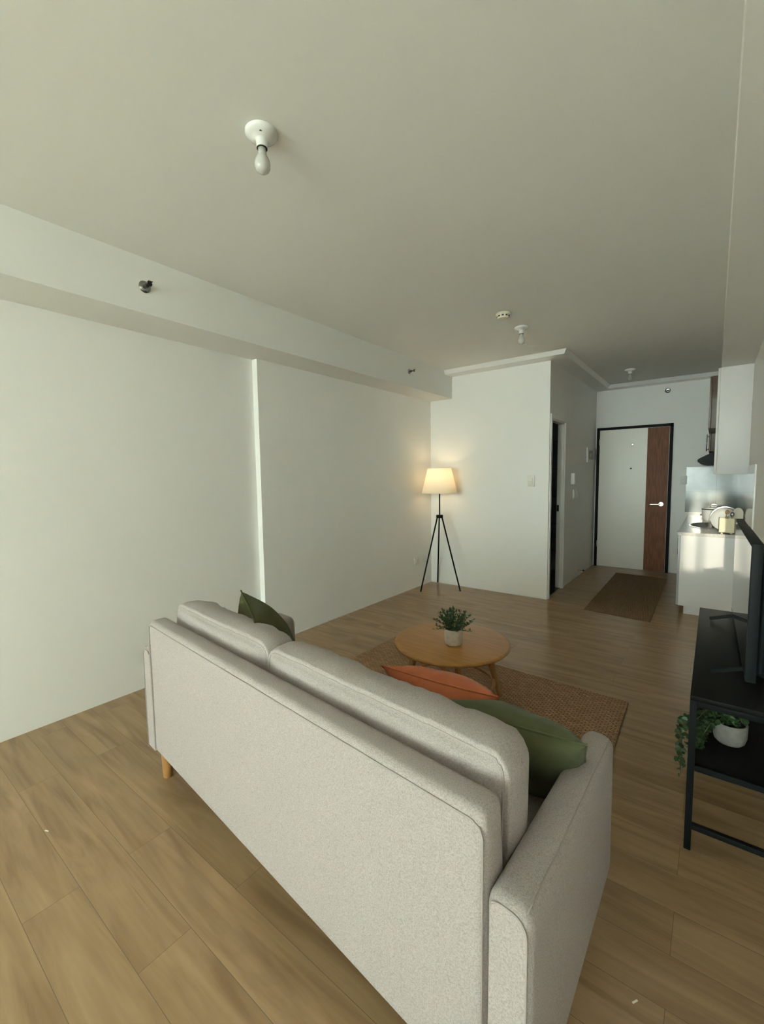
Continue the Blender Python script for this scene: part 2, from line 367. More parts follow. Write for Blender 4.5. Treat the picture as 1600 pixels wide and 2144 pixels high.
# entry door
ed = bpy.data.objects.new('door_2', None); COL.objects.link(ed); struct(ed)
ex0, ex1, ez = -1.445, -.478, 2.112
bm = bmesh.new(); f = .038
box(bm, ex0, ex0+f, YB-.045, YB, 0, ez); box(bm, ex1-f, ex1, YB-.045, YB, 0, ez); box(bm, ex0, ex1, YB-.045, YB, ez-f, ez)
finish('door_frame', bm, m_frame, ed)
Box('door_leaf', ex0+f, ex1-f, YB-.03, YB-.001, .006, ez-f, m_door, ed, label='cream painted door leaf')
Box('wood_panel', -.782, ex1-f-.004, YB-.034, YB-.029, .008, ez-f-.003, m_walnut, ed, label='brown walnut grain panel down the door')
bm = bmesh.new(); lathe(bm, [(.033, 0), (.033, -.008), (.030, -.012), (.011, -.012), (.011, -.04)], 28, (-.590, YB-.034, .98), 'Y')
tube(bm, [(-.590, YB-.078, .98), (-.63, YB-.083, .978), (-.72, YB-.083, .975)], .0085)
lathe(bm, [(.010, -.04), (.010, -.052)], 16, (-.590, YB-.034, .98), 'Y')
finish('door_handle', bm, m_chrome, ed, 'auto', label='chrome lever handle')
bm = bmesh.new(); lathe(bm, [(.017, 0), (.017, -.005), (.011, -.006), (.010, -.002)], 24, (-.972, YB-.03, 1.845), 'Y')
finish('door_chime', bm, m_steel, ed, 'auto', label='small round metal door viewer ring')
bm = bmesh.new(); lathe(bm, [(.012, 0), (.012, -.006), (.006, -.007)], 20, (-.98, YB-.03, 1.495), 'Y')
finish('peephole', bm, m_knob, ed, 'auto')
for z in (.35, 1.9):
    bm = bmesh.new(); tube(bm, [(ex0+f, YB-.05, z-.05), (ex0+f, YB-.05, z+.05)], .007); finish('hinge', bm, m_chrome, ed, True)

# ------------------------------------------------------------------ sofa
SO = V((-2.134, .895, 0)); SE = V((math.cos(-.095), math.sin(-.095), 0)); SA = V((math.sin(.012), math.cos(.012), 0))
SW, SD, WA = 1.917, .78, .092
def S(u, v, z): return SO+SE*u+SA*v+V((0, 0, z))
def warp(bm, f=None):
    for v in bm.verts:
        p = v.co.copy()
        if f: p = f(p)
        v.co = S(p.x, p.y, p.z)-SO
    return bm
sofa = empty('sofa', SO, 'two-seat sofa in oatmeal fabric, seen from behind in the foreground', 'sofa')
def sub(bm, cuts=1):
    bmesh.ops.subdivide_edges(bm, edges=bm.edges[:], cuts=cuts, use_grid_fill=True)
# backrest: thin padded board, thicker at its foot
HB = .782
bm = bmesh.new(); box(bm, WA, SW-WA, .0, .085, .15, HB, .022, 4)
def backw(p):
    if p.y > .042: p.y += (HB-p.z)*.10
    return p
finish('backrest', warp(bm, backw), m_fab, sofa, 'auto')
# arms (slightly higher at the back) with rounded tops
def arm(u0, u1):
    bm = bmesh.new(); prof = []; r = .034; w_ = u1-u0
    prof = [(0, .15), (w_, .15)]
    for i in range(9):
        a = PI/2*i/8; prof.append((w_-r+r*math.cos(a), 1-r+r*math.sin(a)))
    for i in range(9):
        a = PI/2+PI/2*i/8; prof.append((r+r*math.cos(a), 1-r+r*math.sin(a)))
    n = 26; rings = []
    grow = .07 if u0 < .5 else 0; SD = .82 if u0 < .5 else .78
    def hh(v): return .642+(.600-.642)*v/SD
    vs = [0, .004, .012, .024]+[.024+(SD-.074)*i/n for i in range(1, n)]+[SD-.05, SD-.028, SD-.012, SD-.003, SD]
    for v in vs:
        inset = 0; dz = 0
        if v < .024: k = 1-v/.024; inset = .010*k*k; dz = .010*k*k
        if v > SD-.05: k = (v-SD+.05)/.05; inset = .018*k*k; dz = .022*k*k
        ring = []
        for (x, z) in prof:
            zz = z if z < .2 else z-1+hh(v)-dz
            xx = x+(inset if x < w_/2 else -inset)*(1 if z > .2 else .6)
            zb = .15+.03*v/SD
            if z < .2: zz = zb
            if grow and xx > w_/2: xx += grow*min(1, max(0, v-.1)/.5)
            ring.append(bm.verts.new((u0+xx, v, zz)))
        rings.append(ring)
    m_ = len(prof)
    for A, B in zip(rings, rings[1:]):
        for j in range(m_): bm.faces.new((A[j], A[(j+1) % m_], B[(j+1) % m_], B[j]))
    bm.faces.new(rings[0]); bm.faces.new(rings[-1][::-1])
    o = finish('armrest', warp(bm), m_fab, sofa, 'auto')
    # piped seam on the back face outline
    pts = [(u0+x*.94+.003*(1 if x < w_/2 else -1), -.0015, (z-1+.642 if z > .2 else z)-.012) for x, z in prof[1:-4]]
    if u0 < .5: pts = [(u0+w_-(p[0]-u0), p[1], p[2]) for p in pts]
    b2 = bmesh.new(); tube(b2, [S(*p)-SO for p in pts], .0022, 6); finish('piping', b2, m_fab2, o, True)
    for e_ in ((w_-.012),):
        if grow: e_ = .012
        b2 = bmesh.new(); tube(b2, [S(u0+e_, .01+(SD-.05)*i/20, hh(.01+(SD-.05)*i/20)-.008)-SO for i in range(21)], .0017, 6)
        finish('piping', b2, m_fab2, o, True)
    return o
arm(0, WA); arm(SW-WA, SW)
# back panel piping
b2 = bmesh.new(); pts = [(WA+.006, -.001, .17), (WA+.006, -.001, HB-.045), (WA+.012, -.001, HB-.028), (WA+.03, -.001, HB-.019)]
pts += [(WA+.03+(SW-2*WA-.06)*i/20, -.001, HB-.019) for i in range(1, 21)]+[(SW-WA-.012, -.001, HB-.028), (SW-WA-.006, -.001, HB-.045), (SW-WA-.006, -.001, .17)]
tube(b2, [S(*p)-SO for p in pts], .0022, 6); finish('piping', b2, m_fab2, sofa, True)
bm = bmesh.new(); box(bm, WA-.004, SW-WA+.004, .05, SD, .15, .29, .012); finish('seat_frame', warp(bm), m_fab, sofa, 'auto')
def cush_pt(c, sx, sy, sz, puff, rnd, wr, seed):
    h = V((sx/2, sy/2, sz/2)); p = V((c.x*h.x, c.y*h.y, c.z*h.z))
    rc = min(.050, h.x*.4)                      # big soft corners in the outline, small ones across the edge
    for_x = abs(p.x)-(h.x-rc); for_z = abs(p.z)-(h.z-rc)
    if for_x > 0 and for_z > 0:
        k = math.hypot(for_x, for_z); mx = max(for_x, for_z)
        if k > 1e-9:
            p.x = math.copysign(h.x-rc+for_x*mx/k, p.x); p.z = math.copysign(h.z-rc+for_z*mx/k, p.z)
    u = max(abs(c.x), abs(c.z)); ay = abs(c.y)
    p.y += math.copysign(puff*(1-abs(c.x)**4)*(1-abs(c.z)**4)*ay, c.y)
    out = puff*.9*(1-ay**2)*max(0, u-.6)/.4
    n = V((p.x/h.x if abs(c.x) >= u-.02 else 0, 0, p.z/h.z if abs(c.z) >= u-.02 else 0))
    if n.length > 0: p += n.normalized()*out
    # soften the seam edge
    e = max(0, (ay-.82)/.18)*max(0, (u-.90)/.10); inw = rnd*.35*e
    p.y -= math.copysign(inw, c.y); p.x *= 1-inw/h.x*.7*(abs(c.x) >= u-.02); p.z *= 1-inw/h.z*.7*(abs(c.z) >= u-.02)
    if wr:
        t = max(0, c.z)**2
        k = noise.noise(V((p.x*22+seed, p.y*5, p.z*5)))*wr*(.25+.75*t)+noise.noise(V((p.x*6+seed, p.y*4, p.z*4+3)))*wr*.8
        p.z += k*t; p.y += k*.6*math.copysign(1, c.y)
    return p
def cushion_bm(sx, sy, sz, puff, wr=0, seed=0, rnd=.03):
    bm = bmesh.new(); bmesh.ops.create_cube(bm, size=2)
    bmesh.ops.subdivide_edges(bm, edges=bm.edges[:], cuts=31, use_grid_fill=True)
    for v in bm.verts: v.co = cush_pt(v.co.copy(), sx, sy, sz, puff, rnd, wr, seed)
    return bm
def piping_loop(sx, sy, sz, y, puff, wr, seed, rnd, r=.0028):
    per = [V((-1+i/20, y, 1)) for i in range(40)]+[V((1, y, 1-i/12)) for i in range(24)]+[V((1-i/20, y, -1)) for i in range(40)]+[V((-1, y, -1+i/12)) for i in range(24)]
    b = bmesh.new(); tube(b, [cush_pt(c, sx, sy, sz, puff, rnd, wr, seed) for c in per], r, 6, True); return b
def back_cushion(u0, u1, ztop, seed):
    sx, sy, sz = u1-u0, .15, .42
    Mx = Matrix.Translation((0, 0, 0))@Matrix.Rotation(math.radians(-9), 4, 'X')
    cen = S((u0+u1)/2, .187, ztop-sz/2-.004)-SO
    R_ = Matrix((SE, SA, V((0, 0, 1)))).transposed().to_4x4()
    T = Matrix.Translation(cen)@R_@Matrix.Rotation(math.radians(-3), 4, 'X')
    bm = cushion_bm(sx, sy, sz, .017, wr=.007, seed=seed, rnd=.035); bmesh.ops.transform(bm, matrix=T, verts=bm.verts)
    o = finish('back_cushion', bm, m_fab, sofa, True)
    for y in (-1, 1):
        b = piping_loop(sx, sy, sz, y, .017, .007, seed, .035); bmesh.ops.transform(b, matrix=T, verts=b.verts); finish('piping', b, m_fab2, o, True)
back_cushion(WA+.002, .885, .828, 3); back_cushion(.892, SW-WA-.012, .821, 11)
for u0, u1 in ((WA+.012, SW/2-.002), (SW/2+.002, SW-WA-.002)):
    bm = cushion_bm(u1-u0, .735, .15, .008, rnd=.03)
    T = Matrix.Translation(S((u0+u1)/2, .07+.735/2, .365)-SO)@Matrix((SE, SA, V((0, 0, 1)))).transposed().to_4x4()
    bmesh.ops.transform(bm, matrix=T, verts=bm.verts); finish('seat_cushion', bm, m_fab, sofa, True)
for u, v in ((.095, .05), (SW-.10, .06), (.10, SD-.10), (SW-.10, SD-.10)):
    bm = bmesh.new(); p = S(u, v, 0)-SO; lathe(bm, [(.0, 0), (.019, 0), (.021, .003), (.026, .152)], 20, p); finish('leg', bm, m_leg, sofa, 'auto', label='turned oak leg')

# throw pillows
def pillow(loc, rot, w_, h_, t_, m, label, seed=0):
    bm = bmesh.new(); bmesh.ops.create_grid(bm, x_segments=28, y_segments=28, size=1)
    T = bmesh.new(); me = bpy.data.meshes.new('q'); 
    top = bm; vs = {}
    out = bmesh.new(); n = 28; gr = {}
    for s in (1, -1):
        for i in range(n+1):
            for j in range(n+1):
                a, b = -1+2*i/n, -1+2*j/n; edge = i in (0, n) or j in (0, n)
                if s == -1 and edge: gr[(s, i, j)] = gr[(1, i, j)]; continue
                pin = 1-.075*(1-a*a)*b*b*1.0; pin2 = 1-.075*(1-b*b)*a*a
                x = a*w_/2*pin2; z = b*h_/2*pin
                d = (max(0, 1-a*a)**.55)*(max(0, 1-b*b)**.55)
                y = s*t_/2*d+noise.noise(V((x*9+seed, z*9, s*2.0)))*.012*d
                gr[(s, i, j)] = out.verts.new((x, y, z))
        for i in range(n):
            for j in range(n):
                out.faces.new((gr[(s, i, j)], gr[(s, i+1, j)], gr[(s, i+1, j+1)], gr[(s, i, j+1)]))
    rim = [(i, 0) for i in range(n)]+[(n, j) for j in range(n)]+[(n-i, n) for i in range(n)]+[(0, n-j) for j in range(n)]
    pr = [gr[(1, i, j)].co.copy() for i, j in rim]
    bm.free(); T.free(); bpy.data.meshes.remove(me)
    o = finish('throw_pillow', out, m, None, True); o.location = loc; o.rotation_euler = rot; tag(o, label, 'pillow')
    b = bmesh.new(); tube(b, pr, .0035, 6, True); finish('piping', b, m, o, True)
    return o
pillow((-.765, 1.415, .548), (math.radians(40), 0, math.radians(4)), .45, .42, .20, m_orange, 'terracotta orange velvet pillow in the middle of the sofa', 1)
pillow((-.480, 1.315, .542), (math.radians(40), 0, math.radians(4)), .46, .44, .22, m_green, 'sage green velvet pillow beside the right sofa arm', 5)
pillow((-1.64, 1.25, .640), (math.radians(24), math.radians(3), math.radians(-28)), .46, .46, .23, m_olive, 'dark olive velvet pillow leaning at the far left sofa arm', 9)

# ------------------------------------------------------------------ coffee table
TZ = .385; TC = V((-1.285, 2.385, 0))
tb = empty('coffee_table', TC, 'round oak coffee table with splayed legs on the braided rug', 'coffee table')
bm = bmesh.new(); lathe(bm, [(0, TZ-.028), (.335, TZ-.028), (.354, TZ-.022), (.360, TZ-.014), (.360, TZ-.008), (.355, TZ-.002), (.348, TZ), (0, TZ)], 96)
finish('tabletop', bm, m_oak, tb, 'auto')
for k in range(4):
    a = math.radians(38+90*k); d = V((math.cos(a), math.sin(a), 0))
    bm = bmesh.new(); tube(bm, [d*.215+V((0, 0, TZ-.027)), d*.262+V((0, 0, .19)), d*.308+V((0, 0, .0165))], .024, 16, r1=.0145); finish('leg', bm, m_leg, tb, 'auto')
bm = bmesh.new(); pts = arc((0, 0, .125), .262, 0, 2*PI, 64, V((1, 0, 0)), V((0, 1, 0)))[:-1]
tube(bm, pts, .0105, 8, True); finish('ring_stretcher', bm, m_leg, tb, True)

def leafquad(bm, p, d, n, L, W_):
    """small pointed leaf folded along its rib"""
    d = d.normalized(); s = d.cross(n); s = (s if s.length > .1 else d.cross(V((1, 0, 0)))).normalized(); n2 = s.cross(d).normalized()
    P = [p, p+d*L*.35+s*W_*.5+n2*W_*.12, p+d*L*.75+s*W_*.4+n2*W_*.1, p+d*L, p+d*L*.75-s*W_*.4+n2*W_*.1, p+d*L*.35-s*W_*.5+n2*W_*.12, p+d*L*.5]
    v = [bm.verts.new(q) for q in P]
    for f in ((0, 1, 6), (1, 2, 6), (2, 3, 6), (3, 4, 6), (4, 5, 6), (5, 0, 6)): bm.faces.new([v[i] for i in f])
pl = empty('potted_plant', V((-1.245, 2.335, TZ)), 'small leafy green plant in a cream pot on the coffee table', 'plant')
bm = bmesh.new(); lathe(bm, [(0, .0), (.040, 0), (.048, .004), (.053, .014), (.056, .05), (.056, .098), (.0545, .101), (.050, .101), (.048, .085), (0, .085)], 48)
finish('pot', bm, m_pot, pl, 'auto')
bm = bmesh.new(); lathe(bm, [(.0, .086), (.048, .086), (.048, .090), (0, .092)], 24); finish('soil', bm, m_soil, pl)
bmS = bmesh.new(); bmL = bmesh.new(); rnd = random.Random(4)
for k in range(46):
    a = rnd.random()*2*PI; el = rnd.uniform(.18, 1.45); L = rnd.uniform(.10, .15)*(1.05-.15*math.sin(el))
    d = V((math.cos(a)*math.cos(el), math.sin(a)*math.cos(el), math.sin(el)))
    p = V((math.cos(a)*.02*rnd.random(), math.sin(a)*.02*rnd.random(), .09)); pts = [p]
    for s in range(6):
        d = (d+V((rnd.uniform(-.16, .16), rnd.uniform(-.16, .16), rnd.uniform(-.10, .12)))).normalized(); p = p+d*L/6; pts.append(p)
        if s > 0:
            for q in range(3):
                ld = (d*.5+V((rnd.uniform(-1, 1), rnd.uniform(-1, 1), rnd.uniform(-.2, .8)))).normalized()
                leafquad(bmL, p, ld, V((rnd.uniform(-.4, .4), rnd.uniform(-.4, .4), 1)), rnd.uniform(.014, .024), rnd.uniform(.008, .013))
    leafquad(bmL, p, d, V((0, 0, 1)), .024, .012); tube(bmS, pts, .0012, 4)
finish('stems', bmS, m_stem, pl); finish('foliage', bmL, m_leaf, pl)

# ------------------------------------------------------------------ rugs
def rug(name, pts, h, m, label, cat, cx, cy):
    bm = bmesh.new(); a = [bm.verts.new((x-cx, y-cy, .0005)) for x, y in pts]; b = [bm.verts.new((x-cx, y-cy, h)) for x, y in pts]
    bm.faces.new(a[::-1]); bm.faces.new(b)
    for i in range(4): bm.faces.new((a[i], a[(i+1) % 4], b[(i+1) % 4], b[i]))
    bmesh.ops.bevel(bm, geom=bm.edges[:], offset=.002, segments=1, affect='EDGES')
    return tag(finish(name, bm, m, None, loc=(cx, cy, 0)), label, cat)
rug('area_rug', [(-2.23, 1.62), (-.345, 1.62), (-.37, 2.975), (-2.19, 3.045)], .010, m_rug, 'large brown braided jute rug under the coffee table', 'rug', -1.28, 2.3)
rug('runner_rug', [(-1.040, 4.83), (-.435, 4.76), (-.455, 6.86), (-1.07, 6.90)], .008, m_runner, 'narrow brown woven runner on the floor before the entry door', 'rug', -.75, 5.8)

# ------------------------------------------------------------------ floor lamp
LP = V((-2.715, 4.727, 0))
lamp = empty('floor_lamp', LP, 'lit tripod floor lamp with white shade in the far corner', 'floor lamp')
bm = bmesh.new()
lathe(bm, [(.219, 1.213), (.146, 1.517)], 64, cap=False)
sh = finish('lamp_shade', bm, m_shade, lamp, True)
for z_, r_ in ((1.213, .219), (1.517, .146)):
    bm = bmesh.new(); tube(bm, arc((0, 0, z_), r_, 0, 2*PI, 64, V((1, 0, 0)), V((0, 1, 0)))[:-1], .0025, 6, True)
    finish('rim', bm, m_white, sh, True)
bm = bmesh.new(); tube(bm, [(0, 0, .90), (0, 0, 1.27)], .0085, 12); finish('pole', bm, m_black, lamp, 'auto')
bm = bmesh.new(); lathe(bm, [(0, .902), (.040, .902), (.042, .905), (.042, .935), (.040, .938), (0, .938)], 28); finish('hub', bm, m_black, lamp, 'auto')
for fx, fy in ((-2.820, 4.441), (-2.431, 4.736), (-2.895, 4.985)):
    d = V((fx, fy, 0))-LP; bm = bmesh.new(); tube(bm, [d*.11+V((0, 0, .92)), d+V((0, 0, .006))], .0092, 10); finish('leg', bm, m_black, lamp, 'auto')
bm = bmesh.new()
for k in range(3):
    a = k*2*PI/3; tube(bm, [(0, 0, 1.27), (.2*math.cos(a), .2*math.sin(a), 1.25)], .0018, 5)
lathe(bm, [(.017, 1.25), (.017, 1.31)], 16); finish('socket', bm, m_white, lamp)
bm = bmesh.new(); lathe(bm, [(.012, 1.31), (.016, 1.325), (.028, 1.35), (.030, 1.37), (.024, 1.39), (0, 1.40)], 20); finish('bulb', bm, m_lit, lamp, True)
ll = bpy.data.lights.new('lamp_light', 'POINT'); ll.energy = 3.2; ll.color = (1, .70, .38); ll.shadow_soft_size = .03
lo = bpy.data.objects.new('lamp_light', ll); COL.objects.link(lo); lo.location = LP+V((0, 0, 1.40))

# ------------------------------------------------------------------ TV stand
X0, X1, Y0, Y1, ZT = -.040, .235, 1.910, 3.225, .605
st = empty('tv_stand', V((X0, Y0, 0)), 'black metal and board television stand against the right wall', 'tv stand')
O = V((X0, Y0, 0))
def bxs(name, a, m, bev=.002, lab=None):
    o = Box(name, a[0]-X0, a[1]-X0, a[2]-Y0, a[3]-Y0, a[4], a[5], m, st, bev, label=lab); return o
bxs('top', (X0, X1, Y0, Y1, ZT-.018, ZT), m_blackwood)
bxs('shelf', (X0+.02, X1-.005, Y0+.01, Y1-.01, .325, .34), m_blackwood)
for x in (X0, X1-.022):
    for y in (Y0, Y1-.022):
        bxs('leg', (x, x+.022, y, y+.022, 0, ZT-.0182), m_black)
for y in (Y0, Y1-.022):
    bxs('side_rail', (X0+.022, X1-.022, y, y+.020, ZT-.040, ZT-.0182), m_black)
    bxs('side_rail', (X0+.022, X1-.022, y, y+.020, .318, .340), m_black)
    bxs('foot_rail', (X0+.022, X1-.022, y, y+.020, .086, .106), m_black)
for x in (X1-.022,):
    bxs('back_rail', (x, x+.020, Y0+.022, Y1-.022, ZT-.040, ZT-.0182), m_black)
bxs('front_rail', (X0, X0+.02, Y0+.022, Y1-.022, .318, .340), m_black)
bxs('front_rail', (X0, X0+.02, Y0+.022, Y1-.022, ZT-.040, ZT-.0182), m_black)

# television
tA, tB = V((.121, 2.085, 0)), V((.108, 3.17, 0)); dv = (tB-tA).normalized(); TL = (tB-tA).length
tv = empty('television', V((tA.x, tA.y, ZT)), 'flat screen television standing on the black tv stand', 'television')
tv.rotation_euler = (0, 0, math.atan2(dv.y, dv.x)-PI/2)
zb, zt = .028, .555
bm = bmesh.new(); box(bm, 0, .032, 0, TL, zb, zt, .003); finish('cabinet', bm, m_tv, tv, 'auto')
bm = bmesh.new(); box(bm, .03, .062, .03, TL-.03, zb+.02, zt-.03, .02, 3); finish('rear_cover', bm, m_tv, tv, 'auto')
Box('screen', -.0012, .001, .013, TL-.013, zb+.018, zt-.013, m_screen, tv)
for y in (.13, TL-.16):
    bm = bmesh.new(); sqbar(bm, (.016, y, zb+.01), (-.10, y-.03, .0075), .014); sqbar(bm, (.016, y, zb+.01), (.10, y-.02, .0075), .014)
    finish('stand_foot', bm, m_tv, tv)
bm = bmesh.new()
pts = [(.214, 2.32, .80), (.216, 2.34, .86), (.212, 2.45, .80), (.222, 2.40, .70), (.226, 2.36, .625), (.222, 2.20, .6105), (.20, 2.12, .6105), (.18, 2.18, .6105)]
def smooth_path(P, k=8):
    P = [V(p) for p in P]; out = []
    for i in range(len(P)-1):
        a, b, c_, d = P[max(i-1, 0)], P[i], P[i+1], P[min(i+2, len(P)-1)]
        for j in range(k):
            t = j/k; out.append(.5*((2*b)+(-a+c_)*t+(2*a-5*b+4*c_-d)*t*t+(-a+3*b-3*c_+d)*t**3))
    return out+[P[-1]]
tube(bm, smooth_path([(.196, 2.46, .93), (.218, 2.40, .88), (.224, 2.36, .78), (.212, 2.38, .68), (.220, 2.30, .612), (.215, 2.18, .612), (.20, 2.10, .612)]), .004, 8)
tag(finish('power_cable', bm, m_black, None, True), 'black power cable looping down behind the television', 'cable')

# trailing plant on the shelf
PP = V((.088, 2.165, .34))
tp = empty('trailing_plant', PP, 'trailing ivy-like plant in a grey concrete pot on the stand shelf', 'plant')
bm = bmesh.new(); lathe(bm, [(0, 0), (.034, 0), (.042, .003), (.050, .012), (.056, .035), (.057, .085), (.055, .088), (.051, .088), (.049, .075), (0, .075)], 48); finish('pot', bm, m_pot2, tp, 'auto')
bm = bmesh.new(); lathe(bm, [(0, .076), (.049, .076), (.049, .079), (0, .081)], 24); finish('soil', bm, m_soil, tp)
bmS = bmesh.new(); bmL = bmesh.new(); rnd = random.Random(12)
def vine(path, dens=2):
    pts = smooth_path(path, 6); tube(bmS, pts, .0013, 4)
    for i in range(2, len(pts)):
        for q in range(dens):
            d = V((rnd.uniform(-1, 1), rnd.uniform(-1, 1), rnd.uniform(-.7, .5))).normalized(); s = rnd.uniform(.016, .027)
            leafquad(bmL, pts[i]+d*.004, d, V((rnd.uniform(-1, 1), rnd.uniform(-1, 0), .6)), s, s*.95)
for k in range(22):
    a = rnd.random()*2*PI; R_ = rnd.uniform(.03, .075)
    vine([(0, 0, .078), (R_*.4*math.cos(a), R_*.4*math.sin(a), .115+rnd.random()*.03), (R_*math.cos(a)-.015, R_*math.sin(a), .10+rnd.random()*.05)])
for k in range(12):      # towards the front-left of the shelf
    e_ = rnd.uniform(-.12, .03); h = rnd.uniform(-.06, .08)
    vine([(-.01, 0, .08), (-.05, -.02+e_*.4, .12+h*.3), (-.095+rnd.uniform(-.01, .02), e_, .07+h), (-.115+rnd.uniform(-.01, .02), e_-.01, .02+h)])
for k in range(4):       # strands hanging over the front edge of the shelf
    y = rnd.uniform(-.06, .06); x = -.144-rnd.uniform(0, .014)
    vine([(-.03, y*.3, .10), (-.10, y*.8, .075), (x, y, .03), (x-.004, y, -.04), (x+rnd.uniform(-.006, .006), y, -.10-rnd.uniform(0, .09))], 1)
finish('stems', bmS, m_stem, tp); finish('foliage', bmL, m_leaf2, tp)

# ------------------------------------------------------------------ kitchen
YK = 5.22; KX = -.245
def cabinet(name, y0, y1, z0, z1, x0, label, fm, end=None, doors=1, kick=False, handles=None, backx=XR-.002):
    o = empty(name, V((x0, y0, 0)), label, 'cabinet')
    if kick:       # base units are open boxes under the worktop
        bm = bmesh.new(); W_, L_ = backx-x0, y1-y0
        for a in ((0, W_, 0, .018, z0, z1), (0, W_, L_-.018, L_, z0, z1), (W_-.01, W_, .018, L_-.018, z0, z1), (0, W_-.01, .018, L_-.018, z0, z0+.018)): box(bm, *a)
        finish('body', bm, end or m_gloss, o)
    else: Box('body', 0, backx-x0, 0, y1-y0, z0, z1, end or m_gloss, o, .001)
    if kick: Box('toe_kick', .045, backx-x0, .035, y1-y0, .002, z0, m_gloss, o)
    w_ = (y1-y0)/doors
    for k in range(doors):
        a = k*w_+.003; b = (k+1)*w_-.003
        d = Box('door', -.02, -.001, a, b, z0+.003, z1-.003, fm, o, .0015)
        if handles:
            hz0, hz1 = handles; hy = (b-.05) if k % 2 == 0 else a+.05
            bm = bmesh.new(); tube(bm, [(-.045, hy, hz0), (-.045, hy, hz1)], .006, 10)
            for z in (hz0+.02, hz1-.02): tube(bm, [(-.045, hy, z), (-.018, hy, z)], .004, 8)
            finish('handle', bm, m_chrome, d, True)
    return o
cabinet('base_cabinet', YK, 6.42, .09, .80, KX, 'white base cabinet under the sink, its glossy end panel facing the room', m_greylam, doors=2, kick=True, handles=(.52, .70))
cabinet('base_cabinet', 6.425, YB-.002, .09, .80, KX, 'base cabinet at the back corner beside the entry door', m_greylam, doors=2, kick=True, handles=(.52, .70))
cabinet('wall_cabinet', YK, 5.62, 1.405, 2.397, .012, 'tall white wall cabinet nearest the camera over the counter', m_gloss)
cabinet('wall_cabinet', 5.625, 6.35, 1.87, 2.397, -.050, 'brown wall cabinet tucked right behind the white wall cabinet', m_brown, m_brown, 2)
cabinet('wall_cabinet', 6.355, YB-.002, 1.665, 2.397, -.048, 'brown wall cabinet above the range hood by the back wall', m_brown, m_brown, 2, handles=(1.69, 1.89))
# counter with the sink cut-out
ct = empty('countertop', V((KX-.03, YK-.006, .80)), 'pale laminate kitchen countertop with raised back edge', 'countertop')
cx, cy = -.035, 6.02; a_, b_ = .165, .32
x0, x1, y0, y1 = KX-.03, XR-.002, YK-.006, YB-.002
bm = bmesh.new(); angs = sorted(set([2*PI*i/72 for i in range(72)]+[math.atan2(y-cy, x-cx) % (2*PI) for x in (x0, x1) for y in (y0, y1)]))
lay = []
for z in (.80, .832):
    inn = []; outr = []
    for a in angs:
        d = V((math.cos(a), math.sin(a))); ts = []
        if abs(d.x) > 1e-9: ts.append(((x1 if d.x > 0 else x0)-cx)/d.x)
        if abs(d.y) > 1e-9: ts.append(((y1 if d.y > 0 else y0)-cy)/d.y)
        t = min(ts); outr.append(bm.verts.new((cx+d.x*t-(KX-.03), cy+d.y*t-(YK-.006), z-.80)))
        ra = 1/math.sqrt((d.x/a_)**2+(d.y/b_)**2); inn.append(bm.verts.new((cx+d.x*ra-(KX-.03), cy+d.y*ra-(YK-.006), z-.80)))
    lay.append((inn, outr))
n = len(angs)
for i in range(n):
    j = (i+1) % n
    for inn, outr in lay: bm.faces.new((inn[i], inn[j], outr[j], outr[i]))
    bm.faces.new((lay[0][1][i], lay[0][1][j], lay[1][1][j], lay[1][1][i])); bm.faces.new((lay[0][0][i], lay[0][0][j], lay[1][0][j], lay[1][0][i]))
finish('slab', bm, m_counter, ct)
bm = bmesh.new(); ox, oy = KX-.03, YK-.006
box(bm, 0, XR-.002-ox, YB-.02-oy, YB-.002-oy, .032, .078); box(bm, XR-.02-ox, XR-.002-ox, 0, YB-.02-oy, .032, .078)
finish('upstand', bm, m_counter, ct)
sk = empty('sink', V((cx, cy, .832)), 'oval stainless steel sink set into the kitchen counter', 'sink')
bm = bmesh.new(); rings = []
for (s, z) in ((1.045, .003), (1.0, .004), (.985, -.002), (.96, -.06), (.88, -.12), (.6, -.145), (.12, -.15)):
    rings.append([bm.verts.new((a_*s*math.cos(2*PI*i/48), b_*s*math.sin(2*PI*i/48), z)) for i in range(48)])
for A, B in zip(rings, rings[1:]):
    for i in range(48): bm.faces.new((A[i], A[(i+1) % 48], B[(i+1) % 48], B[i]))
bm.faces.new(rings[-1]); finish('basin', bm, m_chrome, sk, True)
bm = bmesh.new(); lathe(bm, [(.0, -.149), (.022, -.149), (.022, -.146), (0, -.146)], 20); finish('drain', bm, m_steel, sk)
# backsplashes
struct(Box('wall_tile_back', -.31, XR, YB-.008, YB+.001, .878, 1.50, m_tileb))
struct(Box('wall_tile_right', XR-.008, XR+.001, 4.33, YB-.008, .84, 1.48, m_tiler))
struct(Box('trim_5', XR-.010, XR+.001, 4.32, 4.33, .84, 1.48, m_trim))
# range hood
bm = bmesh.new(); prof = [(-.150, 1.590), (-.168, 1.572), (-.165, 1.550), (-.14, 1.526), (-.11, 1.516), (.0, 1.515), (.24, 1.515), (.24, 1.663), (-.02, 1.663), (-.035, 1.655)]
A = [bm.verts.new((x, 6.40, z)) for x, z in prof]; B = [bm.verts.new((x, 7.00, z)) for x, z in prof]
for i in range(len(prof)): bm.faces.new((A[i], A[(i+1) % len(prof)], B[(i+1) % len(prof)], B[i]))
bm.faces.new(A); bm.faces.new(B[::-1])
bmesh.ops.translate(bm, verts=bm.verts, vec=(.0, -6.40, -1.515))
hd = empty('range_hood', V((0, 6.40, 1.515)), 'dark grey range hood jutting out below the brown wall cabinets', 'range hood')
finish('hood_shell', bm, m_hood, hd)
Box('grease_filter', -.09, .22, .03, .57, -.004, .0005, m_hood, hd)
